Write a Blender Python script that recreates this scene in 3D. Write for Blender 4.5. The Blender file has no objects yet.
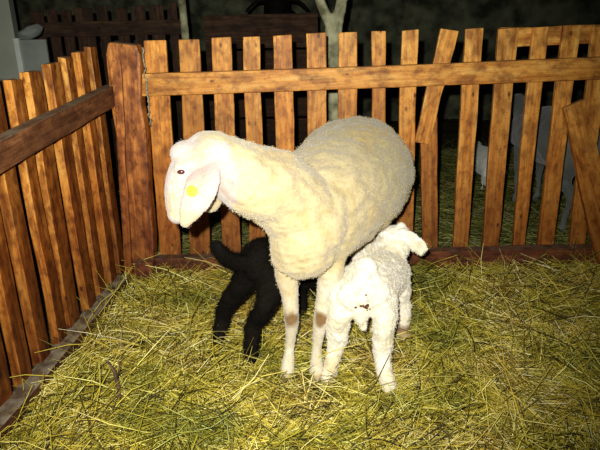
import bpy, bmesh, math, random
import numpy as np
from math import sin, cos, pi, radians
from mathutils import Vector, Matrix, noise
random.seed(7); rng = np.random.default_rng(7)
S = bpy.context.scene; C = S.collection

# ---------------------------------------------------------------- camera
H, F, TH, RO = 1.15, 583.0, radians(19.5), radians(1.2)
cd = bpy.data.cameras.new('camera'); cam = bpy.data.objects.new('camera', cd); C.objects.link(cam)
cd.lens = 36*F/600; cd.clip_start = .02
cam.matrix_world = Matrix.Translation((0, 0, H)) @ Matrix.Rotation(pi/2-TH, 4, 'X') @ Matrix.Rotation(-RO, 4, 'Z')
S.camera = cam
# ---------------------------------------------------------------- world, flash, exposure
W = bpy.data.worlds.new('night'); S.world = W; W.use_nodes = True
W.node_tree.nodes['Background'].inputs[0].default_value = (.55, .62, .7, 1)
W.node_tree.nodes['Background'].inputs[1].default_value = .012
fl = bpy.data.lights.new('camera_flash', 'SPOT'); fo = bpy.data.objects.new('camera_flash', fl); C.objects.link(fo)
fo.location = (-.05, -.02, H+.075); fl.energy = 330; fl.color = (1, .96, .88)
fl.spot_size = radians(86); fl.spot_blend = 1.0; fl.shadow_soft_size = .012
fo.rotation_euler = (radians(90-19.0), 0, radians(4.5))
S.view_settings.view_transform = 'Standard'; S.view_settings.look = 'None'
S.view_settings.exposure = 0.08; S.view_settings.gamma = 1; S.view_settings.use_curve_mapping = False

# ---------------------------------------------------------------- helpers
def ray(px, py):
    u = (px-300)/F; v = (225-py)/F
    a = u*cos(RO)+v*sin(RO); b = -u*sin(RO)+v*cos(RO)
    return Vector((a, cos(TH)+b*sin(TH), -sin(TH)+b*cos(TH)))
O = Vector((0, 0, H))
def at(px, py, Y): r = ray(px, py); return O + r*(Y/r.y)
def atp(px, py, p, n):
    r = ray(px, py); n = Vector(n); return O + r*((Vector(p)-O).dot(n)/r.dot(n))
def link(name, me, mat=None, parent=None):
    o = bpy.data.objects.new(name, me); C.objects.link(o)
    if mat: me.materials.append(mat)
    if parent: o.parent = parent
    return o
def from_bm(name, bm, mat, parent=None, smooth=False):
    me = bpy.data.meshes.new(name); bm.to_mesh(me); bm.free()
    if smooth: me.polygons.foreach_set('use_smooth', [True]*len(me.polygons))
    return link(name, me, mat, parent)
def thing(name, label, cat, loc=(0, 0, 0), group=None):
    o = bpy.data.objects.new(name, None); C.objects.link(o); o.location = loc
    o.empty_display_size = .1
    tag(o, label, cat, group); return o
def tag(o, label, cat, group=None, kind=None):
    o['label'] = label; o['category'] = cat
    if group: o['group'] = group
    if kind: o['kind'] = kind
def nodes(name):
    m = bpy.data.materials.new(name); m.use_nodes = True
    nt = m.node_tree; return m, nt, nt.nodes['Principled BSDF']
def N(nt, t, **k):
    n = nt.nodes.new(t)
    for a, b in k.items(): setattr(n, a, b)
    return n
def ramp(nt, stops, fac):
    r = N(nt, 'ShaderNodeValToRGB'); e = r.color_ramp.elements
    while len(e) < len(stops): e.new(.5)
    for i, (p, c) in enumerate(stops): e[i].position = p; e[i].color = (*c, 1)
    nt.links.new(fac, r.inputs[0]); return r.outputs[0]
def mul(nt, a, b, f=1.0, mode='MULTIPLY'):
    m = N(nt, 'ShaderNodeMix', data_type='RGBA', blend_type=mode)
    if isinstance(f, float): m.inputs[0].default_value = f
    else: nt.links.new(f, m.inputs[0])
    for i, s in ((6, a), (7, b)):
        if isinstance(s, tuple): m.inputs[i].default_value = (*s, 1)
        else: nt.links.new(s, m.inputs[i])
    return m.outputs[2]

# ---------------------------------------------------------------- materials
def wood(name, cols, face_shade=False, stain=.75, bump=.25, dusty=0.0, rough=.55):
    m, nt, b = nodes(name); L = nt.links.new
    tc = N(nt, 'ShaderNodeTexCoord'); oi = N(nt, 'ShaderNodeObjectInfo')
    ad = N(nt, 'ShaderNodeVectorMath', operation='MULTIPLY_ADD')
    cx = N(nt, 'ShaderNodeCombineXYZ')
    for i in range(3): L(oi.outputs['Random'], cx.inputs[i])
    ad.inputs[1].default_value = (31, 17, 23); L(cx.outputs[0], ad.inputs[0]); L(tc.outputs['Object'], ad.inputs[2])
    def noise_(scale, vec, det=4, dist=0.):
        mp = N(nt, 'ShaderNodeMapping'); mp.inputs['Scale'].default_value = vec; L(ad.outputs[0], mp.inputs[0])
        n = N(nt, 'ShaderNodeTexNoise'); n.inputs['Scale'].default_value = scale; n.inputs['Detail'].default_value = det
        n.inputs['Distortion'].default_value = dist; L(mp.outputs[0], n.inputs['Vector']); return n.outputs['Fac']
    g = noise_(6, (9, 9, .7), 5, .6)
    col = ramp(nt, [(.3, cols[0]), (.52, cols[1]), (.72, cols[2])], g)
    fine = noise_(30, (8, 8, .35), 3)
    col = mul(nt, col, ramp(nt, [(.3, (.62, .55, .5)), (.55, (1, 1, 1))], fine), .6)
    bl = noise_(13, (1.3, 1.3, .8), 6)                       # stains
    col = mul(nt, col, ramp(nt, [(.40, (.25, .13, .07)), (.56, (1, 1, 1))], bl), stain)
    b2 = noise_(38, (1.2, 1.2, .7), 5)
    col = mul(nt, col, ramp(nt, [(.36, (.38, .24, .15)), (.5, (1, 1, 1))], b2), stain*.85)
    vo = N(nt, 'ShaderNodeTexVoronoi'); vo.inputs['Scale'].default_value = 15
    mp = N(nt, 'ShaderNodeMapping'); mp.inputs['Scale'].default_value = (1, 1, .55); L(ad.outputs[0], mp.inputs[0]); L(mp.outputs[0], vo.inputs['Vector'])
    col = mul(nt, col, ramp(nt, [(.06, (.12, .05, .03)), (.13, (1, 1, 1))], vo.outputs['Distance']), .8)   # knots
    dots = N(nt, 'ShaderNodeTexVoronoi'); dots.inputs['Scale'].default_value = 60; L(ad.outputs[0], dots.inputs['Vector'])
    col = mul(nt, col, ramp(nt, [(.12, (.3, .2, .12)), (.2, (1, 1, 1))], dots.outputs['Distance']), .55)
    # muck splashed on the lower half, by height in the pen
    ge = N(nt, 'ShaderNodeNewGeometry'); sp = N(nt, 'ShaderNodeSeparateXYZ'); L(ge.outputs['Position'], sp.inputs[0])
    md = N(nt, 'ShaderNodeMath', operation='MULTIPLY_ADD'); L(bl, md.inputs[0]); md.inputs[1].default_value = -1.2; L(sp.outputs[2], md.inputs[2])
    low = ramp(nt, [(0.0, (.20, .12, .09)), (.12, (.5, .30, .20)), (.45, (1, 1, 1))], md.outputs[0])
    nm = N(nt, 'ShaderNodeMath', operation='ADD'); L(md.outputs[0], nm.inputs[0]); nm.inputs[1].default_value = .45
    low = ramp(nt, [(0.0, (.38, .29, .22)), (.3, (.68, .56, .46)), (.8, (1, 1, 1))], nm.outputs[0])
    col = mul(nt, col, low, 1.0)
    rn = ramp(nt, [(0, (.72, .66, .6)), (.5, (1, 1, 1)), (1, (1.0, .9, .78))], oi.outputs['Random'])
    col = mul(nt, col, rn, .9)
    if face_shade:                                               # grazing-light shade painted into the broad faces, sawn edges left bright
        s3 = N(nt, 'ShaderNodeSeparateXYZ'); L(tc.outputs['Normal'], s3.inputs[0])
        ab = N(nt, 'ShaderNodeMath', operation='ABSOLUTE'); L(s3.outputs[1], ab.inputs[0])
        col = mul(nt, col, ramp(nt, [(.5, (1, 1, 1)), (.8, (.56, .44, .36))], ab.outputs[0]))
    if dusty:
        s2 = N(nt, 'ShaderNodeSeparateXYZ'); L(ge.outputs['Normal'], s2.inputs[0])
        f = ramp(nt, [(.55, (0, 0, 0)), (.85, (dusty,)*3)], s2.outputs[2])
        f = mul(nt, f, ramp(nt, [(.38, (.25,)*3), (.6, (1,)*3)], noise_(22, (1, 1, 1), 6)))
        col = mul(nt, col, (.24, .205, .14), f, 'MIX')          # dust lying on top faces
    L(col, b.inputs['Base Color']); b.inputs['Roughness'].default_value = rough
    b.inputs['Specular IOR Level'].default_value = .3
    bp = N(nt, 'ShaderNodeBump'); bp.inputs['Strength'].default_value = bump; bp.inputs['Distance'].default_value = .004
    L(g, bp.inputs['Height']); L(bp.outputs[0], b.inputs['Normal'])
    return m
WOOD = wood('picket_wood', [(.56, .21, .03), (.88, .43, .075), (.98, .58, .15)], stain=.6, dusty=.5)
WOODL = wood('side_picket_wood', [(.36, .13, .025), (.78, .36, .06), (.97, .60, .16)], face_shade=True, stain=.75, dusty=.6)
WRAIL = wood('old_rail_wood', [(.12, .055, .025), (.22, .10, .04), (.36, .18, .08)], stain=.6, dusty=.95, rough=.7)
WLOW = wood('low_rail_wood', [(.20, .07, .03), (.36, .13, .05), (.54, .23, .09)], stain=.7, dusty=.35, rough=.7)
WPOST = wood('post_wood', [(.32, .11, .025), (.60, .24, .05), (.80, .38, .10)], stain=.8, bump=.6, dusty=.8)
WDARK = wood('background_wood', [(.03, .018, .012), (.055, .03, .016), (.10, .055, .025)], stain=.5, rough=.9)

def plain(name, c1, c2, scale=20, rough=.9, bump=.3, dist=.01, det=6):
    m, nt, b = nodes(name); L = nt.links.new
    tc = N(nt, 'ShaderNodeTexCoord'); n = N(nt, 'ShaderNodeTexNoise'); n.inputs['Scale'].default_value = scale; n.inputs['Detail'].default_value = det
    L(tc.outputs['Object'], n.inputs['Vector'])
    L(ramp(nt, [(.35, c1), (.65, c2)], n.outputs['Fac']), b.inputs['Base Color'])
    b.inputs['Roughness'].default_value = rough; b.inputs['Specular IOR Level'].default_value = .2
    bp = N(nt, 'ShaderNodeBump'); bp.inputs['Strength'].default_value = bump; bp.inputs['Distance'].default_value = dist
    L(n.outputs['Fac'], bp.inputs['Height']); L(bp.outputs[0], b.inputs['Normal']); return m
PLASTER = plain('grey_plaster', (.34, .37, .30), (.46, .49, .40), 3)
STONE = plain('dark_stone_wall', (.03, .034, .02), (.16, .17, .10), 6, bump=1., dist=.05)
SOIL = plain('trodden_hay_base', (.02, .014, .005), (.07, .055, .014), 40, bump=1.)
BARK = plain('pale_bark', (.12, .12, .06), (.46, .46, .28), 14, bump=.8)
METAL = plain('pale_metal', (.42, .46, .42), (.55, .6, .55), 9, rough=.5)
GREYP = plain('grey_board', (.16, .18, .16), (.22, .25, .22), 9)
HOOF = plain('hoof_horn', (.12, .085, .05), (.3, .23, .13), 60)
HOOFD = plain('dirty_hoof_horn', (.05, .03, .018), (.13, .08, .045), 60)
TWINE = plain('twine', (.2, .2, .14), (.4, .4, .28), 80)
CRUMB = plain('dried_manure', (.05, .02, .01), (.12, .05, .03), 90)
TAGY = plain('yellow_plastic', (.95, .78, .01), (1, .86, .02), 5, rough=.4, bump=0)
PRINT = plain('tag_print', (.30, .22, .01), (.38, .28, .02), 5, bump=0)
m, nt, b = nodes('eye_red_brown'); b.inputs['Base Color'].default_value = (.07, .018, .02, 1); b.inputs['Roughness'].default_value = .25; EYE = m
m, nt, b = nodes('eye_dark_glint'); b.inputs['Base Color'].default_value = (.9, .95, .9, 1); b.inputs['Metallic'].default_value = 1; b.inputs['Roughness'].default_value = .22; GLINT = m

def hay_mat(name, stops, rough=.6, trans=.25):
    m, nt, b = nodes(name); L = nt.links.new
    g = N(nt, 'ShaderNodeNewGeometry')
    col = ramp(nt, stops, g.outputs['Random Per Island'])
    tc = N(nt, 'ShaderNodeTexCoord'); n = N(nt, 'ShaderNodeTexNoise'); n.inputs['Scale'].default_value = 3.2; n.inputs['Detail'].default_value = 5
    L(tc.outputs['Object'], n.inputs['Vector'])
    col = mul(nt, col, ramp(nt, [(.36, (.42, .50, .25)), (.48, (.94, .96, .6)), (.58, (1, 1, 1)), (.68, (.85, .68, .45))], n.outputs['Fac']), .95)
    L(col, b.inputs['Base Color']); b.inputs['Roughness'].default_value = rough
    b.inputs['Specular IOR Level'].default_value = .35
    return m
HAY = hay_mat('hay', [(0, (.025, .018, .006)), (.25, (.12, .095, .015)), (.42, (.37, .28, .03)), (.6, (.64, .50, .06)), (.74, (.25, .235, .025)), (.9, (.80, .66, .14)), (1, (1, .92, .45))])
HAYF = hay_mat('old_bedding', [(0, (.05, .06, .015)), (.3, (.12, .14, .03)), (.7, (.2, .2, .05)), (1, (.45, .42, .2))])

def wool_mat(name, rough=.95, sheen=.3, bump=.5, scale=90, dark=.8):
    m, nt, b = nodes(name); L = nt.links.new
    a = N(nt, 'ShaderNodeAttribute', attribute_name='Col')
    tc = N(nt, 'ShaderNodeTexCoord')
    n = N(nt, 'ShaderNodeTexNoise'); n.inputs['Scale'].default_value = scale; n.inputs['Detail'].default_value = 5; L(tc.outputs['Object'], n.inputs['Vector'])
    n2 = N(nt, 'ShaderNodeTexNoise'); n2.inputs['Scale'].default_value = 11; n2.inputs['Detail'].default_value = 6; n2.inputs['Distortion'].default_value = 1.2; L(tc.outputs['Object'], n2.inputs['Vector'])
    col = mul(nt, a.outputs['Color'], ramp(nt, [(.32, (dark, dark*.96, dark*.8)), (.55, (1, 1, 1))], n.outputs['Fac']), .6)
    col = mul(nt, col, ramp(nt, [(.32, (.84, .8, .64)), (.55, (1, 1, 1))], n2.outputs['Fac']), .7)
    L(col, b.inputs['Base Color']); b.inputs['Roughness'].default_value = rough
    b.inputs['Specular IOR Level'].default_value = .1
    b.inputs['Sheen Weight'].default_value = sheen
    bp = N(nt, 'ShaderNodeBump'); bp.inputs['Strength'].default_value = bump; bp.inputs['Distance'].default_value = .004
    L(n.outputs['Fac'], bp.inputs['Height']); L(bp.outputs[0], b.inputs['Normal']); return m
WOOL = wool_mat('short_fleece'); CURL = wool_mat('lamb_fleece', bump=.7, scale=70)
BLACK = wool_mat('black_fleece', sheen=0.0)
BLACK.node_tree.nodes['Principled BSDF'].inputs['Specular IOR Level'].default_value = .03

# ---------------------------------------------------------------- board builder
def board(name, p0, p1, width, thick, mat, parent, face=(0, -1, 0), taper=0.0, wob=.0035, rnd=0.0, segs=14, bev=.004):
    """a sawn board from p0 to p1; local z runs along it, face = the way its wide side looks"""
    p0, p1 = Vector(p0), Vector(p1); z = (p1-p0); ln = z.length; z.normalize()
    f = Vector(face); y = -(f - z*f.dot(z)).normalized(); x = y.cross(z).normalized()
    bm = bmesh.new(); rows = []
    w0, w1 = width if isinstance(width, tuple) else (width, width)
    sd = random.random()*50
    for i in range(segs+1):
        t = i/segs; w = (w0+(w1-w0)*t)/2; off = wob*noise.noise((t*3, sd, 0))*1.5
        e1 = wob*noise.noise((t*7, sd, 5)); e2 = wob*noise.noise((t*7, sd, 9))
        if rnd and i == segs: w *= 1-rnd
        r = []
        for a, bb in ((-1, -1), (1, -1), (1, 1), (-1, 1)):
            r.append(bm.verts.new(((a*w)+off+(e1 if a < 0 else e2), bb*thick/2 + wob*.5*noise.noise((t*5, sd, 20)), ln*t + (random.uniform(-1, 1)*wob if i == segs else 0))))
        rows.append(r)
    for i in range(segs):
        for k in range(4): bm.faces.new((rows[i][k], rows[i][(k+1) % 4], rows[i+1][(k+1) % 4], rows[i+1][k]))
    bm.faces.new(rows[0][::-1]); bm.faces.new(rows[-1])
    bmesh.ops.recalc_face_normals(bm, faces=bm.faces)
    ed = [e for e in bm.edges if len(e.link_faces) == 2 and e.calc_face_angle(0) > .7]
    bmesh.ops.bevel(bm, geom=ed, offset=bev, segments=2, affect='EDGES', profile=.6)
    o = from_bm(name, bm, mat, parent)
    M = Matrix((x, y, z)).transposed().to_4x4(); M.translation = p0
    o.matrix_local = M if not parent else Matrix.Translation(-parent.location) @ M
    return o

# ---------------------------------------------------------------- setting
def gh(x, y):
    """height of the trodden bedding"""
    h = .026*noise.noise((x*3.1, y*3.1, 2)) + .014*noise.noise((x*9, y*9, 4)) + .006*noise.noise((x*22, y*22, 6))
    h -= .055*math.exp(-(((x+.62)/.13)**2+((y-1.93)/.05)**2))         # hollow by the side fence
    return h
def grid(name, x0, x1, y0, y1, step, mat, fn):
    nx = int((x1-x0)/step)+1; ny = int((y1-y0)/step)+1
    vs = [(x0+i*(x1-x0)/(nx-1), y0+j*(y1-y0)/(ny-1)) for j in range(ny) for i in range(nx)]
    vs = [(x, y, fn(x, y)) for x, y in vs]
    fs = [(j*nx+i, j*nx+i+1, (j+1)*nx+i+1, (j+1)*nx+i) for j in range(ny-1) for i in range(nx-1)]
    me = bpy.data.meshes.new(name); me.from_pydata(vs, [], fs); me.polygons.foreach_set('use_smooth', [True]*len(fs))
    return link(name, me, mat)
fl_ = grid('floor', -4, 4.6, -.6, 6.9, .04, SOIL, lambda x, y: gh(x, y)-.012); fl_['kind'] = 'structure'
def wall(name, p0, p1, h, th, mat):
    p0, p1 = Vector(p0), Vector(p1); d = (p1-p0).normalized(); n = Vector((-d.y, d.x, 0))*th
    bm = bmesh.new(); q = [p0, p1, p1+n, p0+n]
    lo = [bm.verts.new((v.x, v.y, -.1)) for v in q]; hi = [bm.verts.new((v.x, v.y, h)) for v in q]
    for k in range(4): bm.faces.new((lo[k], lo[(k+1) % 4], hi[(k+1) % 4], hi[k]))
    bm.faces.new(hi); bm.faces.new(lo[::-1]); bmesh.ops.recalc_face_normals(bm, faces=bm.faces)
    o = from_bm(name, bm, mat); o['kind'] = 'structure'; return o
wall('wall_left', (-1.9, 4.15, 0), (-4, 3.75, 0), 2.6, -.12, PLASTER)
wall('wall_back', (-4, 6.9, 0), (4.6, 6.9, 0), 2.8, .2, STONE)

# ---------------------------------------------------------------- fences
YF = 2.62
back = thing('picket_fence', 'orange-brown wooden picket fence standing right across the back of the pen', 'fence', (.3, YF, 0))
def bp_(px0, px1, py, qx0, qx1, qy, Y=YF, zb=.055, th=.022, name='picket', mat=WOOD):
    a0, a1 = at(px0, py, Y), at(px1, py, Y); b0, b1 = at(qx0, qy, Y), at(qx1, qy, Y)
    top = (a0+a1)/2; bot = (b0+b1)/2; d = (top-bot)
    if zb is not None: bot = bot + d*((zb-bot.z)/d.z)
    return board(name, bot, top, ((b1-b0).length, (a1-a0).length), th, mat, back)
P = [(144, 166, 40, 160, 181, 250), (179, 200, 39, 190, 211, 250), (211, 231, 37, 223, 241, 250), (243, 260, 37, 250, 266, 250),
     (273, 292, 35, 278, 296, 250), (306, 326, 33, 309, 326, 250), (338, 357, 32, 338, 356, 250), (372, 386, 31, 371, 384, 250),
     (401, 418, 30, 396, 412, 250), (420, 437, 118, 422, 437, 248), (465, 483, 28, 452, 467, 247), (498, 518, 28, 481, 497, 247),
     (532, 548, 27, 512, 524, 245), (562, 580, 26, 537, 553, 242), (592, 612, 26, 569, 584, 240), (622, 640, 25, 600, 616, 240), (654, 674, 24, 628, 646, 240)]
for p in P: bp_(*p)
bp_(441, 459, 30, 414, 429, 143, Y=YF-.024, zb=None, name='diagonal_picket')
bp_(562, 583, 104, 592, 622, 242, Y=YF-.075, zb=.06, th=.03, name='brace')
f0, f1 = at(137, 85, YF-.04), at(680, 65, YF-.04)
board('rail', f0, f1, .092, .045, WOOD, back, face=(0, -1, 0), segs=40)
g0, g1 = at(156, 264, YF-.045), at(690, 250, YF-.045)
board('bottom_rail', (g0.x, g0.y, .050), (g1.x, g1.y, .068), .082, .06, WLOW, back, segs=40)
h0, h1 = at(499, 37, YF+.024), at(690, 31, YF+.024)
board('top_board', h0, h1, .078, .022, WOOD, back, segs=20)
# the side fence
LN = Vector((1, -.076, 0)).normalized(); LD = Vector((.076, 1, 0)).normalized()
LP = Vector((-.836, 2.43, 0))                                        # front face of the pickets
side = thing('picket_fence', 'picket fence running along the left side towards the viewer, boards nearly touching', 'fence', (LP.x, 1.9, 0))
def sl(px, py): return (atp(px, py, LP, LN)-LP).dot(LD)
edges = [(102, 45), (90, 48), (78, 55), (65, 59), (47, 67), (27, 76), (8, 84)]
ss = [sl(*e) for e in edges]; tops = [atp(*e, LP, LN).z for e in edges]
print('side s', [round(s, 3) for s in ss], [round(t, 3) for t in tops])
k = ss[-1]; st = .125
while k > -2.0: k -= st; ss.append(k); tops.append(1.07+random.uniform(-.02, .02)); st = random.uniform(.11, .13)
for i in range(len(ss)-1):
    w = ss[i]-ss[i+1]; th = random.uniform(.030, .036); c = LP + LD*((ss[i]+ss[i+1])/2) - LN*(th/2+random.uniform(0, .012))
    lean = random.uniform(-.012, .012)
    zt = (tops[i]+tops[i+1])/2
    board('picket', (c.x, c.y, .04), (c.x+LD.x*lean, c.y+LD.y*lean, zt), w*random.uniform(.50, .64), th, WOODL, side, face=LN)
LR = LP+LN*.022
a0 = atp(118, 93, LR+LN*.02, LN); a1 = atp(0, 158, LR+LN*.02, LN); d = (a0-a1)
print('rail z', a0, a1)
aa = a0 - LN*.02 + d.normalized()*.02; bb = a1 - LN*.02 - d.normalized()*.9
board('rail', bb, aa, .085, .05, WRAIL, side, face=LN, segs=30)
c0 = LP + LD*.04 + LN*.012; c1 = LP - LD*2.1 + LN*.012
board('bottom_rail', (c1.x, c1.y, .008), (c0.x, c0.y, .008), .085, .07, WRAIL, side, face=LN, segs=44, wob=.012, bev=.008)
# corner post made of a wide rough timber with a splice block at the foot
pt = at(124, 44, 2.56); pb = at(143, 262, 2.56)
post = thing('fence_post', 'thick round-topped corner post where the two picket fences meet', 'post', (pb.x, 2.58, 0))
o = board('timber', (pb.x, 2.575, -.02), (pt.x, 2.575, pt.z), (.118, .142), .085, WPOST, post, rnd=.16, wob=.010, segs=26, bev=.014)
o = board('splice_block', (pb.x+.03, 2.50, -.02), (pb.x+.028, 2.50, .105), .085, .05, WLOW, post, segs=5)
board('split_batten', (pb.x-.062, 2.52, -.02), (pt.x-.03, 2.522, 1.0), .035, .02, WPOST, post, wob=.008)
def tube_bm(bm, pts, r, n=6):
    rings = []
    for i, p in enumerate(pts):
        p = Vector(p); t = (Vector(pts[min(i+1, len(pts)-1)])-Vector(pts[max(i-1, 0)])).normalized()
        u = t.cross(Vector((.3, .2, 1))).normalized(); v = t.cross(u)
        rr = r[i] if isinstance(r, (list, tuple)) else r
        rings.append([bm.verts.new(p+u*rr*cos(a*2*pi/n)+v*rr*sin(a*2*pi/n)) for a in range(n)])
    for a, b_ in zip(rings, rings[1:]):
        for k in range(n): bm.faces.new((a[k], a[(k+1) % n], b_[(k+1) % n], b_[k]))
    bm.faces.new(rings[0][::-1]); bm.faces.new(rings[-1])
bm = bmesh.new()
q = at(143, 62, 2.56)-post.location
pts = [Vector((q.x+.012+.014*noise.noise((i*.31, 0, 3)), q.y-.03+.012*noise.noise((i*.4, 5, 3)), q.z+.06-i*.0075+.02*noise.noise((i*.5, 9, 3)))) for i in range(44)]
tube_bm(bm, pts, .0035); from_bm('twine', bm, TWINE, post, True)

# ---------------------------------------------------------------- things beyond the pen
far = thing('picket_fence', 'dark unlit picket fence far behind the pen at upper left', 'fence', (-1.1, 4.0, 0))
for (x0, x1, y) in [(31, 42, 11), (47, 56, 10), (61, 70, 10), (75, 91, 8), (97, 106, 6), (116, 126, 8), (133, 144, 6), (150, 162, 5), (168, 176, 2)]:
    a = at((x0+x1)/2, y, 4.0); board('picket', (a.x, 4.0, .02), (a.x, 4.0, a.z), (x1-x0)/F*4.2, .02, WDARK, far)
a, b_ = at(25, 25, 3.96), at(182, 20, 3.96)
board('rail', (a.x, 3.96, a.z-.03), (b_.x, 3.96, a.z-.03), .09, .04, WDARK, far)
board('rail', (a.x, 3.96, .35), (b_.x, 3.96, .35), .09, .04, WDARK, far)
pole = bmesh.new(); a = at(184, 20, 3.9)
tube_bm(pole, [(a.x, 3.9, -.02), (a.x+.01, 3.9, .6), (a.x-.005, 3.9, 1.3), (a.x, 3.9, 2.2)], [.028, .026, .024, .022], 10)
tag(from_bm('wooden_pole', pole, BARK, None, True), 'thin pale upright pole behind the second picket from the corner post', 'pole')
# forked trunk
bm = bmesh.new(); bx, by = at(334, 60, 3.3).x, 3.3
def P3(px, py, Y=3.3): return at(px, py, Y)
tube_bm(bm, [(bx+.02, by, -.03), (bx+.01, by, .3), P3(337, 150), P3(334, 90), P3(333, 50), P3(332, 28)], [.065, .05, .045, .04, .044, .042], 14)
a, b_ = P3(321, 4), P3(310, -35)
tube_bm(bm, [P3(332, 45), P3(330, 25), a, b_, b_+Vector((-.1, .02, .5))], [.034, .030, .028, .026, .02], 12)
a, b_ = P3(340, 5), P3(346, -30)
tube_bm(bm, [P3(334, 45), P3(336, 28), a, b_, b_+Vector((.15, .05, .5))], [.034, .032, .026, .022, .02], 12)
tube_bm(bm, [P3(339, 50, 3.26), P3(341, 25, 3.26), P3(345, 5, 3.27), P3(350, -20, 3.3)], [.012, .014, .012, .01], 8)
me = bpy.data.meshes.new('tree_trunk'); bm.to_mesh(me); bm.free(); o = link('tree_trunk', me, BARK)
md = o.modifiers.new('r', 'REMESH'); md.mode = 'VOXEL'; md.voxel_size = .012; md.use_smooth_shade = True
sm = o.modifiers.new('s', 'SMOOTH'); sm.iterations = 4
tag(o, 'pale forked tree trunk rising behind the back fence', 'tree')
# manger / low board wall
mg = thing('wooden_manger', 'dark wide-boarded manger behind the middle of the back fence', 'manger', (0, 4.3, 0))
a0, a1 = at(203, 10, 4.3), at(318, 8, 4.3)
for j in range(5):
    zc = a0.z-.02-.13-j*.24
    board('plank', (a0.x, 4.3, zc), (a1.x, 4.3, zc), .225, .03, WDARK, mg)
for xx in (a0.x+.05, a1.x-.05): board('leg', (xx, 4.34, -.02), (xx, 4.34, a0.z-.03), .07, .05, WDARK, mg)
# grey crate-like trough edge at upper left
tr = thing('metal_trough', 'grey sheet-sided trough with a pale metal edge at far left', 'trough', (-1.75, 3.5, 0))
a = at(18, 38, 3.5); b_ = at(36, 38, 3.5); zt = a.z
board('side_panel', (a.x+.07, 3.52, 0), (a.x+.07, 3.52, zt-.01), .16, .02, GREYP, tr)
board('pale_edge', (a.x-.01, 3.5, 0), (a.x-.01, 3.5, zt), .03, .03, METAL, tr, wob=.001)
bm = bmesh.new(); bmesh.ops.create_icosphere(bm, subdivisions=3, radius=1)
c = at(29, 33, 3.5)
for v in bm.verts: v.co = Vector((v.co.x*.075, v.co.y*.06, v.co.z*.036+.02*v.co.x))*(1+.25*noise.noise(v.co*1.7))+Vector((c.x, 3.53, zt+.03))
tag(from_bm('stone', bm, GREYP, None, True), 'rough grey stone lying on top of the far left trough', 'stone')

# ---------------------------------------------------------------- soft-bodied builders
def crom(pts, n):
    P = [np.array(p, float) for p in pts]; P = [2*P[0]-P[1]]+P+[2*P[-1]-P[-2]]; out = []
    for i in range(1, len(P)-2):
        for k in range(n):
            t = k/n; a, b, c, d = P[i-1], P[i], P[i+1], P[i+2]
            out.append(.5*((2*b)+(c-a)*t+(2*a-5*b+4*c-d)*t*t+(3*b-a-3*c+d)*t**3))
    out.append(P[-2]); return out
def limb(bm, nodes_, up=(0, 0, 1), n=16, sub=5, cap=1.0):
    """closed tube through (x,y,z,half width,half height) nodes with rounded ends"""
    q = crom([tuple(k) if len(k) == 5 else (*k, k[3]) for k in nodes_], sub)
    q = [np.concatenate([k[:3], np.maximum(k[3:], .003)]) for k in q]
    up = Vector(up); rings = []
    def fr(i):
        t = Vector(q[min(i+1, len(q)-1)][:3]-q[max(i-1, 0)][:3]).normalized()
        s = t.cross(up).normalized(); return t, s, s.cross(t)
    st = []
    t, s, u = fr(0)
    for a in (80, 60, 40, 20): st.append((Vector(q[0][:3])-t*min(q[0][3], q[0][4])*sin(radians(a))*cap, s, u, q[0][3]*cos(radians(a)), q[0][4]*cos(radians(a))))
    for i in range(len(q)):
        t, s, u = fr(i); st.append((Vector(q[i][:3]), s, u, q[i][3], q[i][4]))
    for a in (20, 40, 60, 80): st.append((Vector(q[-1][:3])+t*min(q[-1][3], q[-1][4])*sin(radians(a))*cap, s, u, q[-1][3]*cos(radians(a)), q[-1][4]*cos(radians(a))))
    for c, s, u, w, h in st: rings.append([bm.verts.new(c+s*w*cos(a*2*pi/n)+u*h*sin(a*2*pi/n)) for a in range(n)])
    for a, b in zip(rings, rings[1:]):
        for k in range(n): bm.faces.new((a[k], a[(k+1) % n], b[(k+1) % n], b[k]))
    bm.faces.new(rings[0][::-1]); bm.faces.new(rings[-1])
def ball(bm, c, r, sub=2):
    r = r if isinstance(r, tuple) else (r, r, r)
    d = bmesh.ops.create_icosphere(bm, subdivisions=sub, radius=1)
    for v in d['verts']: v.co = Vector((v.co.x*r[0]+c[0], v.co.y*r[1]+c[1], v.co.z*r[2]+c[2]))
def body(name, bm, mat, parent, voxel, colour, disp, smooth=6):
    """fuse the limbs into one continuous skin, then roughen and colour it"""
    bmesh.ops.recalc_face_normals(bm, faces=bm.faces)
    me = bpy.data.meshes.new('tmp'); bm.to_mesh(me); bm.free(); o = bpy.data.objects.new('tmp', me); C.objects.link(o)
    r = o.modifiers.new('r', 'REMESH'); r.mode = 'VOXEL'; r.voxel_size = voxel; r.use_smooth_shade = True
    s = o.modifiers.new('s', 'SMOOTH'); s.iterations = smooth; s.factor = .5
    dg = bpy.context.evaluated_depsgraph_get(); ev = o.evaluated_get(dg)
    m2 = bpy.data.meshes.new_from_object(ev); bpy.data.objects.remove(o)
    n = len(m2.vertices); co = np.empty(n*3); m2.vertices.foreach_get('co', co); co = co.reshape(-1, 3)
    no = np.empty(n*3); m2.vertices.foreach_get('normal', no); no = no.reshape(-1, 3)
    col = np.ones((n, 4)); dd = np.zeros(n)
    for i in range(n):
        p = Vector(co[i]); col[i, :3] = colour(p, Vector(no[i])); dd[i] = disp(p)
    m2.vertices.foreach_set('co', (co+no*dd[:, None]).ravel())
    at_ = m2.color_attributes.new('Col', 'FLOAT_COLOR', 'POINT'); at_.data.foreach_set('color', col.ravel())
    m2.name = name; m2.update()
    m2.materials.clear()
    o = link(name, m2, mat, parent)
    if parent: o.location = -parent.location
    return o, co+no*dd[:, None], no, col
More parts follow.
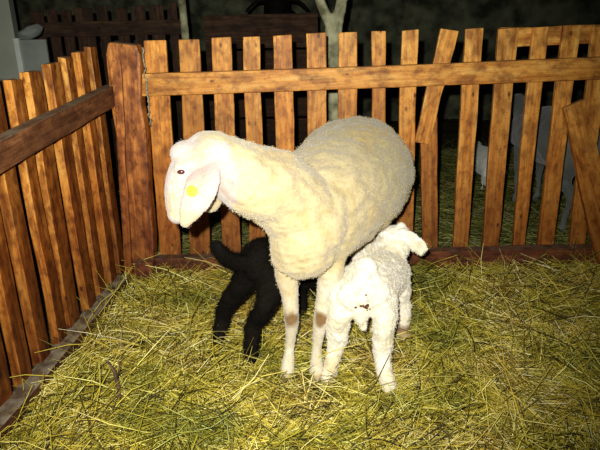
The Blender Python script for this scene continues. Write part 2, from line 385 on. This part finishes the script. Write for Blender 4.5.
def fuzz(name, co, no, col, mat, parent, count, length, comb=(0, 0, -.5), curl=.6, width=.0012, where=None):
    """short fibres of the fleece, one mesh"""
    idx = rng.integers(0, len(co), count)
    L = np.array([length(Vector(co[i])) for i in idx]); ok = L > .0005; idx = idx[ok]; L = L[ok]; n = len(idx)
    L = L*rng.uniform(.6, 1.3, n)
    p = co[idx]+rng.normal(0, .002, (n, 3)); d = no[idx]+np.array(comb)+rng.normal(0, curl, (n, 3))*.6
    d /= np.linalg.norm(d, axis=1)[:, None]
    s = np.cross(d, rng.normal(0, 1, (n, 3))); s /= np.linalg.norm(s, axis=1)[:, None]
    bend = rng.normal(0, curl*.5, (n, 3))
    p = p-no[idx]*.001
    mid = p+d*L[:, None]*.55; tip = p+(d+bend)*L[:, None]
    v = np.stack([p-s*width, p+s*width, mid+s*width*.8, mid-s*width*.8, tip], 1).reshape(-1, 3)
    b0 = np.arange(n)*5
    me = bpy.data.meshes.new(name); me.vertices.add(n*5); me.vertices.foreach_set('co', v.ravel())
    li = np.concatenate([np.stack([b0, b0+1, b0+2, b0+3], 1), np.stack([b0+3, b0+2, b0+4], 1)], 1).ravel()
    me.loops.add(n*7); me.loops.foreach_set('vertex_index', li.astype(np.int32))
    me.polygons.add(n*2); ls = np.stack([np.arange(n)*7, np.arange(n)*7+4], 1).ravel(); me.polygons.foreach_set('loop_start', ls.astype(np.int32))
    me.update(calc_edges=True)
    a = me.color_attributes.new('Col', 'FLOAT_COLOR', 'POINT'); a.data.foreach_set('color', np.repeat(col[idx], 5, 0).ravel())
    o = link(name, me, mat, parent); o.location = -parent.location; o['kind'] = 'stuff'; return o
def mix(a, b, t): t = max(0, min(1, t)); return tuple(a[i]*(1-t)+b[i]*t for i in range(3))
def sstep(a, b, x): t = max(0, min(1, (x-a)/(b-a))); return t*t*(3-2*t)
def near(p, c, r, soft=.5): return 1-sstep(r*(1-soft), r*(1+soft), (p-Vector(c)).length)
def hoof(c, parent, r=.022, h=.032, mat=HOOF, yaw=0.):
    bm = bmesh.new()
    for s in (-1, 1):                                      # the two claws of a cloven hoof
        lo = []; hi = []
        for k in range(12):
            a = k*2*pi/12; x = s*r*.52+cos(a)*r*.5; y = sin(a)*r*1.15-(r*.35)
            lo.append(bm.verts.new((x*1.05, y, 0))); hi.append(bm.verts.new((x*.85, y*.72+.004, h)))
        for k in range(12): bm.faces.new((lo[k], lo[(k+1) % 12], hi[(k+1) % 12], hi[k]))
        bm.faces.new(lo[::-1]); bm.faces.new(hi)
    bmesh.ops.rotate(bm, verts=bm.verts, cent=(0, 0, 0), matrix=Matrix.Rotation(yaw, 3, 'Z'))
    bmesh.ops.translate(bm, verts=bm.verts, vec=Vector(c)-parent.location)
    return from_bm('hoof', bm, mat, parent, True)
def n5(p, v): return (*p, v, v)
def K(px, py, Y, rw, rh=None): p = at(px, py, Y); return (p.x, p.y, p.z, rw, rh if rh else rw)

# ---------------------------------------------------------------- the ewe
ewe = thing('ewe', 'large cream-coloured ewe with yellow-tagged drooping ear, standing over two lambs', 'sheep', (.1, 1.95, 0))
bm = bmesh.new()
limb(bm, [(.012, 1.66, .52, .105, .12), (.03, 1.73, .535, .145, .165), (.075, 1.84, .56, .18, .185), (.14, 1.99, .575, .21, .205), (.195, 2.13, .58, .225, .22),
          (.24, 2.27, .575, .215, .21), (.27, 2.38, .565, .16, .17)])
ball(bm, (.045, 1.74, .60), (.125, .13, .10))                  # withers
ball(bm, (.008, 1.66, .485), (.105, .10, .095))                  # brisket
limb(bm, [(.03, 1.72, .56, .12, .15), K(278, 190, 1.66, .115, .132), K(253, 181, 1.60, .10, .121), K(232, 168, 1.58, .087, .108), K(214, 156, 1.58, .070, .084)], up=(0, 1, 0))
# head: poll, brow, roman nose, muzzle
limb(bm, [K(214, 163, 1.58, .064, .075), K(199, 163, 1.575, .064, .075), K(187, 176, 1.565, .055, .058), K(181, 191, 1.56, .046, .052), K(179, 205, 1.553, .038, .044), K(178, 213, 1.548, .031, .034)], up=(0, 1, 0))
ball(bm, K(201, 192, 1.585, 0)[:3], (.050, .045, .055))
ball(bm, K(210, 198, 1.61, 0)[:3], (.036, .035, .045))         # jaw          # cheek
ball(bm, K(186, 153, 1.575, 0)[:3], (.046, .046, .036))         # wool cap
ball(bm, K(207, 150, 1.59, 0)[:3], (.062, .055, .055))
ball(bm, K(181, 168, 1.525, 0)[:3], (.022, .018, .018))         # brow over the eye
# near ear: a long leaf hanging over the cheek
limb(bm, [K(214, 156, 1.535, .014, .024), K(209, 165, 1.500, .008, .036), K(204, 178, 1.470, .0095, .050), K(199, 193, 1.455, .009, .047), K(191, 209, 1.446, .0085, .035), K(184, 225, 1.446, .0075, .015)], up=(1, 0, .45), n=20)
limb(bm, [K(208, 150, 1.63, .008, .02), K(200, 165, 1.655, .006, .04), K(194, 180, 1.66, .006, .044), K(190, 196, 1.66, .005, .03), K(188, 206, 1.66, .005, .014)], up=(1, 0, .45))
# fore legs
FL, FR = Vector((-.052, 1.705, 0)), Vector((.046, 1.70, 0))
limb(bm, [(-.045, 1.76, .46, .05), (-.045, 1.74, .36, .040), (-.038, 1.725, .29, .028), (-.034, 1.715, .205, .0245), (-.036, 1.717, .175, .021), (-.043, 1.722, .10, .0165), (-.050, 1.700, .055, .022), (-.053, 1.688, .02, .024)], up=(0, 1, 0))
limb(bm, [(.105, 1.75, .46, .05), (.095, 1.74, .36, .042), (.078, 1.725, .29, .030), (.062, 1.712, .205, .0255), (.057, 1.712, .175, .022), (.048, 1.715, .10, .017), (.046, 1.698, .055, .022), (.046, 1.684, .02, .024)], up=(0, 1, 0))
# hind legs: thigh, stifle forward, hock back, cannon
for s, fx in ((-1, .145), (1, .31)):
    limb(bm, [(.22+s*.085, 2.35, .50, .10, .12), (.225+s*.085, 2.30, .40, .07, .09), (fx, 2.36, .30, .036, .05), (fx, 2.43, .235, .026, .03), (fx, 2.41, .14, .018), (fx, 2.39, .055, .021), (fx, 2.38, .02, .023)], up=(0, 1, 0))
ball(bm, (.215, 2.20, .385), (.085, .09, .065))                 # udder
for s in (-1, 1): limb(bm, [(.215+s*.05, 2.18, .35, .014), (.215+s*.06, 2.17, .315, .009)], up=(0, 1, 0))
limb(bm, [(.285, 2.50, .64, .028), (.30, 2.54, .55, .03), (.305, 2.545, .42, .024), (.305, 2.54, .36, .014)], up=(0, 1, 0))
OLIVE, PINK = (.50, .44, .235), (.72, .55, .50)
hc = Vector(K(186, 188, 1.565, 0)[:3]); sk = Vector(K(181, 172, 1.52, 0)[:3]); dwn = Vector(K(183, 222, 1.545, 0)[:3])
def ewe_col(p, n):
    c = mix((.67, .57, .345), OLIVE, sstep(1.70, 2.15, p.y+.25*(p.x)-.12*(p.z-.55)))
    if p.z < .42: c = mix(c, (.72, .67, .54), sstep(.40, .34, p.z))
    if p.y < 1.70 and p.x < -.16 and p.z > .55:
        face = sstep(-.245, -.275, p.x)*sstep(.89, .845, p.z+.02*noise.noise(p*60))
        c = mix(c, (.66, .615, .60), face)
        if p.y < 1.535: c = mix(c, (.66, .60, .57), sstep(.905, .87, p.z)*sstep(-.17, -.19, p.x))
        if p.y < 1.492: c = mix(c, (.56, .44, .43), .9)
        c = mix(c, (.55, .28, .25), .8*near(p, dwn, .016))
    for k in ((-.034, 1.70, .222), (.062, 1.69, .222)):
        t = near(p, k, .026+.012*noise.noise(p*45), .45)*(p.y < 1.73)
        c = mix(c, (.20, .10, .02), t*.92)
    if p.z < .03: c = mix(c, (.4, .32, .14), .6)
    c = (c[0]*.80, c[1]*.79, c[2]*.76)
    t = near(p, (.215, 2.19, .37), .085); c = mix(c, (.85, .55, .45), t)
    c = mix(c, (.50, .36, .13), .45*sstep(.15, .5, noise.noise(p*7)+.3*noise.noise(p*25)))
    return c
def ewe_disp(p):
    if p.x < -.19 and p.z > .6 and p.y < 1.7:
        return 0.0
    if p.z < .33: return .0008*noise.noise(p*60)
    return .006*noise.noise(p*9)+.0045*noise.noise(p*24)+.003*noise.noise(Vector((p.x*30, p.y*30, p.z*70)))
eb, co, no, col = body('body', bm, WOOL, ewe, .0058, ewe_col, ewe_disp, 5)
def ewe_len(p):
    if p.z < .33: return .003
    if p.x < -.19 and p.z > .6: return .008 if (p.z > .905 and p.y > 1.54 and p.x < -.27) else .0015
    return .0045
fuzz('fleece', co, no, col, WOOL, ewe, 60000, ewe_len, comb=(0, .1, -.9), curl=.5, width=.0007)
for c in ((-.053, 1.690, 0), (.046, 1.686, 0), (.145, 2.385, 0), (.31, 2.385, 0)): hoof((c[0], c[1], -.008), ewe, .024, .034)
bm = bmesh.new(); e = Vector(K(181, 172, 1.508, 0)[:3])-ewe.location
ball(bm, (0, 0, 0), (.0105, .006, .0065), 3); bmesh.ops.translate(bm, verts=bm.verts, vec=e)
from_bm('eye', bm, EYE, ewe, True)
bm = bmesh.new(); e = Vector(K(183, 166, 1.632, 0)[:3])-ewe.location
ball(bm, (e.x, e.y, e.z), (.0105, .006, .0065), 3); from_bm('eye', bm, EYE, ewe, True)
# round yellow ear tag with its stud
tg = at(191.5, 191, 1.437); bm = bmesh.new()
bmesh.ops.create_cone(bm, cap_ends=True, segments=32, radius1=.0145, radius2=.0135, depth=.004)
bmesh.ops.rotate(bm, verts=bm.verts, cent=(0, 0, 0), matrix=Matrix.Rotation(radians(90-14), 3, 'X'))
bmesh.ops.translate(bm, verts=bm.verts, vec=tg-ewe.location)
et = from_bm('ear_tag', bm, TAGY, ewe); et['label'] = 'round yellow ear tag'
bm = bmesh.new(); bmesh.ops.create_cone(bm, cap_ends=True, segments=16, radius1=.003, radius2=.0024, depth=.008)
bmesh.ops.rotate(bm, verts=bm.verts, cent=(0, 0, 0), matrix=Matrix.Rotation(radians(90-14), 3, 'X'))
bmesh.ops.translate(bm, verts=bm.verts, vec=tg-ewe.location); from_bm('stud', bm, PRINT, et)

# ---------------------------------------------------------------- white lamb
wl = thing('lamb', 'woolly white lamb seen from behind, suckling under the ewe flank', 'lamb', (.22, 1.8, 0))
bm = bmesh.new()
limb(bm, [K(366, 291, 1.70, .080, .072), K(368, 284, 1.76, .088, .084), K(376, 279, 1.84, .088, .088), K(385, 276, 1.92, .084, .088), K(391, 272, 2.0, .07, .08)])
limb(bm, [K(384, 272, 1.96, .07), K(392, 258, 2.0, .056), K(397, 247, 2.03, .048)], up=(0, 1, 0))
limb(bm, [K(399, 237, 2.03, .048, .046), K(391, 238, 2.05, .050, .046), K(380, 246, 2.07, .038, .036), K(367, 253, 2.10, .028, .028), K(358, 258, 2.12, .022, .022)], up=(0, 0, 1))
ball(bm, K(401, 229, 2.03, 0)[:3], (.022, .022, .028))
limb(bm, [K(401, 232, 2.0, .018, .010), K(409, 238, 1.985, .027, .007), K(417, 244, 1.975, .030, .006), K(424, 252, 1.97, .022, .005)], up=(0, 1, 0), n=20)
limb(bm, [K(392, 234, 2.10, .018, .009), K(384, 240, 2.13, .028, .007), K(378, 247, 2.14, .028, .006), K(374, 254, 2.14, .018, .006)], up=(0, 1, 0))
# hind legs
limb(bm, [K(346, 296, 1.715, .05, .06), K(340, 312, 1.69, .040, .05), K(338, 328, 1.70, .033, .036), K(337, 342, 1.71, .029, .030), K(333, 357, 1.695, .026), K(330, 371, 1.683, .025), K(328, 378, 1.672, .026)], up=(0, 1, 0))
limb(bm, [K(382, 300, 1.70, .05, .06), K(384, 318, 1.665, .040, .05), K(384, 336, 1.655, .032, .036), K(382, 352, 1.66, .028, .030), K(384, 368, 1.635, .025), K(387, 379, 1.62, .025), K(389, 386, 1.608, .026)], up=(0, 1, 0))
# fore legs
limb(bm, [K(398, 284, 1.95, .045), K(402, 305, 1.945, .032), K(403, 322, 1.935, .025), K(403, 334, 1.925, .021), K(403, 339, 1.925, .022)], up=(0, 1, 0))
limb(bm, [K(372, 290, 2.0, .045), K(366, 305, 2.0, .03), K(364, 318, 2.0, .022), K(364, 330, 1.99, .02)], up=(0, 1, 0))
# tail pressed down, scrotum
limb(bm, [K(366, 268, 1.70, .034), K(361, 279, 1.676, .032), K(358, 289, 1.662, .028), K(357, 297, 1.660, .016)], up=(0, 1, 0))
limb(bm, [K(362, 310, 1.665, .034), K(362, 319, 1.655, .026), K(363, 326, 1.65, .014)], up=(0, 1, 0))
ball(bm, K(341, 297, 1.70, 0)[:3], (.048, .05, .055))
for sx in (-1, 1): ball(bm, K(364+sx*14, 296, 1.665, 0)[:3], (.042, .035, .05))
an = at(363, 308, 1.632)
def wl_col(p, n):
    c = (.74, .70, .58)
    c = mix(c, (.62, .54, .32), .35*sstep(.1, .5, noise.noise(p*14)))
    if p.y > 1.95 and p.z > .38: c = (.84, .81, .73)
    c = mix(c, (.75, .52, .30), .35*near(p, an, .02))
    if p.y > 1.88 and p.z < .07: c = mix(c, (.26, .16, .08), sstep(.085, .05, p.z))
    if p.z < .10: c = mix(c, (.60, .50, .25), .5*sstep(0, .4, noise.noise(p*22)))
    return c
def wl_disp(p):
    if p.y > 1.96 and p.z > .40: return .0015*noise.noise(p*40)
    f = 1 if p.z > .12 else .5
    return f*(.008*noise.noise(p*15)+.006*noise.noise(p*28)+.006*abs(noise.noise(p*48))+.003*noise.noise(p*90))
_, co, no, col = body('body', bm, CURL, wl, .0048, wl_col, wl_disp, 4)
fuzz('fleece', co, no, col, CURL, wl, 40000, lambda p: .0012 if (p.y > 1.96 and p.z > .40) else .0035, comb=(0, 0, -.4), curl=.9, width=.0007)
for c, mt in ((K(328, 381, 1.672, 0), HOOF), (K(389, 391, 1.608, 0), HOOF), (K(403, 342, 1.922, 0), HOOFD), (K(364, 334, 1.99, 0), HOOFD)): hoof((c[0], c[1], -.006), wl, .019, .028, mt)
bm = bmesh.new()
for i in range(16):
    c = at(363+random.gauss(0, 4.5), 308+random.gauss(0, 1.8), 1.615+random.uniform(0, .006))
    if i < 3: c = at(366+i, 295+i*3, 1.618)
    r = random.uniform(.0018, .0042)
    ball(bm, (c-wl.location)[:], (r*1.3, r, r), 1)
from_bm('dried_dung', bm, CRUMB, wl)
bm = bmesh.new(); ball(bm, (Vector(K(376, 252, 2.145, 0)[:3])-wl.location)[:], (.007, .005, .005)); from_bm('eye', bm, EYE, wl, True)

# ---------------------------------------------------------------- black lamb
bl = thing('lamb', 'black lamb with raised tail pushing under the ewe from the left', 'lamb', (-.1, 1.95, 0))
bm = bmesh.new()
limb(bm, [K(259, 262, 1.88, .068, .078), K(265, 262, 1.94, .078, .085), K(280, 266, 2.02, .08, .08), K(298, 270, 2.10, .075, .078), K(312, 272, 2.16, .065, .07)])
limb(bm, [K(303, 268, 2.10, .055), K(318, 262, 2.17, .045), K(326, 252, 2.2, .04)], up=(0, 1, 0))
limb(bm, [K(325, 252, 2.19, .042, .04), K(334, 250, 2.2, .036), K(345, 250, 2.2, .024), K(350, 250, 2.2, .02)])
limb(bm, [K(320, 246, 2.13, .012, .007), K(316, 252, 2.11, .022, .006), K(312, 260, 2.10, .012, .005)], up=(0, 1, 0))
limb(bm, [K(328, 243, 2.25, .012, .007), K(332, 238, 2.28, .022, .006), K(335, 234, 2.3, .012, .005)], up=(0, 1, 0))
limb(bm, [K(256, 262, 1.90, .055, .065), K(247, 277, 1.89, .045, .052), K(237, 291, 1.90, .035, .040), K(226, 307, 1.93, .030, .032), K(222, 322, 1.935, .026), K(219, 336, 1.92, .024), K(218, 344, 1.915, .024)], up=(0, 1, 0))
limb(bm, [K(267, 270, 1.88, .055, .065), K(270, 290, 1.84, .046, .052), K(264, 308, 1.82, .035, .040), K(254, 324, 1.835, .029, .032), K(252, 340, 1.82, .026), K(251, 352, 1.80, .025), K(252, 360, 1.795, .026)], up=(0, 1, 0))
limb(bm, [K(298, 280, 2.10, .04), K(301, 292, 2.1, .026), K(302, 303, 2.09, .02), K(302, 315, 2.08, .018)], up=(0, 1, 0))
limb(bm, [K(315, 276, 2.18, .04), K(318, 290, 2.19, .024), K(318, 300, 2.19, .018), K(318, 308, 2.18, .018)], up=(0, 1, 0))
limb(bm, [K(252, 262, 1.87, .034), K(243, 262, 1.84, .029), K(232, 260, 1.83, .025), K(222, 254, 1.82, .025), K(216, 247, 1.82, .022)], up=(0, 1, 0))
def bl_col(p, n): return mix((.003, .003, .003), (.010, .008, .006), .5+.5*noise.noise(p*12))
_, co, no, col = body('body', bm, BLACK, bl, .005, bl_col, lambda p: .006*noise.noise(p*26)+.005*abs(noise.noise(p*55)), 4)
fuzz('fleece', co, no, col, BLACK, bl, 26000, lambda p: .010, comb=(0, 0, -.25), curl=.9, width=.0008)
for c in (K(218, 347, 1.912, 0), K(252, 363, 1.793, 0), K(302, 318, 2.08, 0), K(318, 310, 2.18, 0)): hoof((c[0], c[1], -.006), bl, .018, .026, HOOFD)

# ---------------------------------------------------------------- animals beyond the fence
def grown(name, label, cat, loc, yaw, scale, colr, mat, head=(0, .0), glint=False):
    t = thing(name, label, cat, loc); b = bmesh.new()
    limb(b, [(0, .42, .52, .12, .14), (0, .30, .53, .15, .18), (0, .1, .54, .18, .20), (0, -.12, .55, .19, .20), (0, -.3, .56, .16, .17), (0, -.38, .55, .11, .13)], sub=4)
    limb(b, [(0, .36, .60, .10, .12), (0, .48, .70+head[0]*.4, .075, .09), (0, .56, .80+head[0], .06, .065)], up=(0, 1, 0), sub=4)
    hz = .82+head[0]
    limb(b, [(0, .56, hz, .055, .055), (0, .63, hz-.02, .05, .055), (0, .71, hz-.06, .038, .042), (0, .78, hz-.10, .03, .03)], sub=4)
    for s in (-1, 1):
        limb(b, [(s*.045, .56, hz+.02, .01, .015), (s*.10, .55, hz, .03, .009), (s*.145, .56, hz-.04, .015, .007)], sub=4)
        limb(b, [(s*.09, .30, .42, .05), (s*.085, .31, .25, .028), (s*.085, .30, .1, .018), (s*.085, .31, .015, .023)], up=(0, 1, 0), sub=3)
        limb(b, [(s*.10, -.30, .45, .08), (s*.09, -.28, .32, .05), (s*.09, -.37, .24, .026), (s*.09, -.34, .1, .018), (s*.09, -.33, .015, .022)], up=(0, 1, 0), sub=3)
    limb(b, [(0, -.46, .62, .02), (0, -.49, .5, .022), (0, -.49, .4, .012)], up=(0, 1, 0), sub=3)
    bmesh.ops.scale(b, vec=(scale,)*3, verts=b.verts)
    ob, *_ = body('body', b, mat, t, .011, lambda p, n: mix(colr[0], colr[1], .5+.6*noise.noise(p*5)), lambda p: .006*noise.noise(p*14)+.004*noise.noise(p*40), 3)
    ob.location = (0, 0, 0)
    for s in (-1, 1):
        b = bmesh.new(); ball(b, (s*.047*scale, .63*scale, (hz+.012)*scale), .010*scale)
        from_bm('eye', b, GLINT if glint else EYE, t, True)
    t.rotation_euler = (0, 0, yaw); return t
p = at(560, 150, 3.25)
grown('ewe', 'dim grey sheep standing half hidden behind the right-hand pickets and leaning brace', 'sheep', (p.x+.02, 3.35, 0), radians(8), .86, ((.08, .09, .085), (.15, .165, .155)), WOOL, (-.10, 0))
p = at(492, 160, 3.6)
grown('lamb', 'small whitish lamb far behind the back fence, glimpsed between two right-hand pickets', 'lamb', (p.x, 3.7, 0), radians(4), .46, ((.5, .52, .48), (.62, .65, .6)), WOOL, (-.12, 0))
cw = grown('cow', 'dark cow with shining eyes looking over the manger', 'cow', (.0, 5.3, 0), radians(180), 1.66, ((.006, .005, .004), (.014, .012, .01)), BLACK, (-.05, 0), True)
e = at(274.5, 4, 4.3); cw.location = (e.x, 4.75+.63*1.66, 0); 
cw.location.z = 0

# ---------------------------------------------------------------- hay
def straw_mesh(name, n, area, zfun, mat, ln=(.05, .16), wd=(.0007, .0018), tilt=.18, lift=(.0, .03), az=None, bend=.25, avoid=None):
    x0, x1, y0, y1 = area
    x = rng.uniform(x0, x1, n); y = rng.uniform(y0, y1, n)
    if avoid is not None:
        k = ~avoid(x, y); x = x[k]; y = y[k]; n = len(x)
    L = rng.uniform(*ln, n)*rng.choice([.6, 1, 1.5], n, p=[.4, .45, .15]); Wd = rng.uniform(*wd, n)
    A = rng.uniform(0, 2*pi, n) if az is None else az(x, y)+rng.normal(0, .7, n)
    T = rng.normal(0, tilt, n); B = rng.normal(0, bend, n); BZ = rng.normal(0, bend*.5, n)
    z = np.array([zfun(a, b) for a, b in zip(x, y)])+rng.uniform(*lift, n)**1.0
    d = np.stack([np.cos(A)*np.cos(T), np.sin(A)*np.cos(T), np.sin(T)], 1)
    s = np.stack([-np.sin(A), np.cos(A), np.zeros(n)], 1); u = np.cross(d, s)
    c = np.stack([x, y, z], 1); ts = np.array([-.5, -.17, .17, .5]); V = []
    roll = rng.uniform(0, 2*pi, n)
    for t in ts:
        q = c+d*(L*t)[:, None]+s*(B*L*(t*t*4-.33)*.5)[:, None]+u*(BZ*L*(t*t*4-.33)*.5)[:, None]
        for k in range(3):
            a = roll+k*2*pi/3; w = Wd*(1 if abs(t) < .4 else .6)
            V.append(q+s*(np.cos(a)*w)[:, None]+u*(np.sin(a)*w)[:, None])
    V = np.stack(V, 1)
    mn = V[:, :, 2].min(1); fl_h = z-.03; up_ = np.maximum(0, fl_h*0-.006-mn); V[:, :, 2] += up_[:, None]
    b0 = (np.arange(n)*12)[:, None]
    q = []
    for i in range(3):
        for k in range(3): q += [i*3+k, i*3+(k+1) % 3, (i+1)*3+(k+1) % 3, (i+1)*3+k]
    q = np.array(q)[None, :]+b0
    me = bpy.data.meshes.new(name); me.vertices.add(n*12); me.vertices.foreach_set('co', V.ravel())
    me.loops.add(n*36); me.loops.foreach_set('vertex_index', q.ravel().astype(np.int32))
    me.polygons.add(n*9); me.polygons.foreach_set('loop_start', (np.arange(n*9)*4).astype(np.int32))
    me.update(calc_edges=True); return link(name, me, mat)
def azf(x, y): return np.array([3.2*noise.noise((a*1.6, b*1.6, 7)) for a, b in zip(x, y)])
def left_of(x, y): return x < (-.79-.076*(2.47-y))
FEET = [(-.05, 1.68), (.046, 1.68), (.077, 1.66), (.276, 1.60), (-.317, 1.90), (-.181, 1.79), (.38, 1.91)]
def sparse(x, y):
    f = np.zeros(len(x), bool)
    for a, b in FEET: f |= (((x-a)/.05)**2+((y-b+.06)/.09)**2 < 1) & (rng.random(len(x)) < .85)
    return f | left_of(x, y) | ((rng.random(len(x)) < .96) & ((((x+.62)/.14)**2+((y-1.93)/.05)**2) < 1))
hy = straw_mesh('hay', 62000, (-1.0, 1.75, .95, 2.55), gh, HAY, avoid=sparse, az=azf, lift=(-.012, .020), ln=(.06, .20), wd=(.0006, .0021), tilt=.30)
tag(hy, 'deep yellow-green hay strewn over the whole pen floor', 'hay', kind='stuff')
h2 = straw_mesh('straw', 3200, (-.95, 1.7, 1.0, 2.46), gh, hay_mat('bleached_straw', [(0, (.55, .45, .10)), (.5, (.78, .68, .22)), (1, (.92, .88, .55))]), ln=(.09, .24), wd=(.001, .0021), tilt=.22, lift=(.008, .026), avoid=left_of, bend=.35)
tag(h2, 'long pale straw stalks scattered on top of the green hay', 'straw', kind='stuff')
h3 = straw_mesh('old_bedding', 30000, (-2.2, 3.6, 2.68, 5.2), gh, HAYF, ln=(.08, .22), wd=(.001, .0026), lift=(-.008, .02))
tag(h3, 'dull dark-green bedding on the ground beyond the back fence', 'hay', kind='stuff')
# twig sticking out of the hay
bm = bmesh.new(); b0 = at(119, 398, 1.56); b0.z = 0.0
tube_bm(bm, [b0, b0+Vector((.003, 0, .06)), b0+Vector((-.004, .004, .125)), b0+Vector((-.024, .006, .165))], [.006, .0055, .005, .0025], 7)
tube_bm(bm, [b0+Vector((0, 0, .10)), b0+Vector((.014, 0, .135)), b0+Vector((.016, 0, .165))], [.003, .003, .002], 6)
tag(from_bm('twig', bm, HOOFD, None, True), 'short forked brown twig standing up in the hay near the side fence', 'twig')
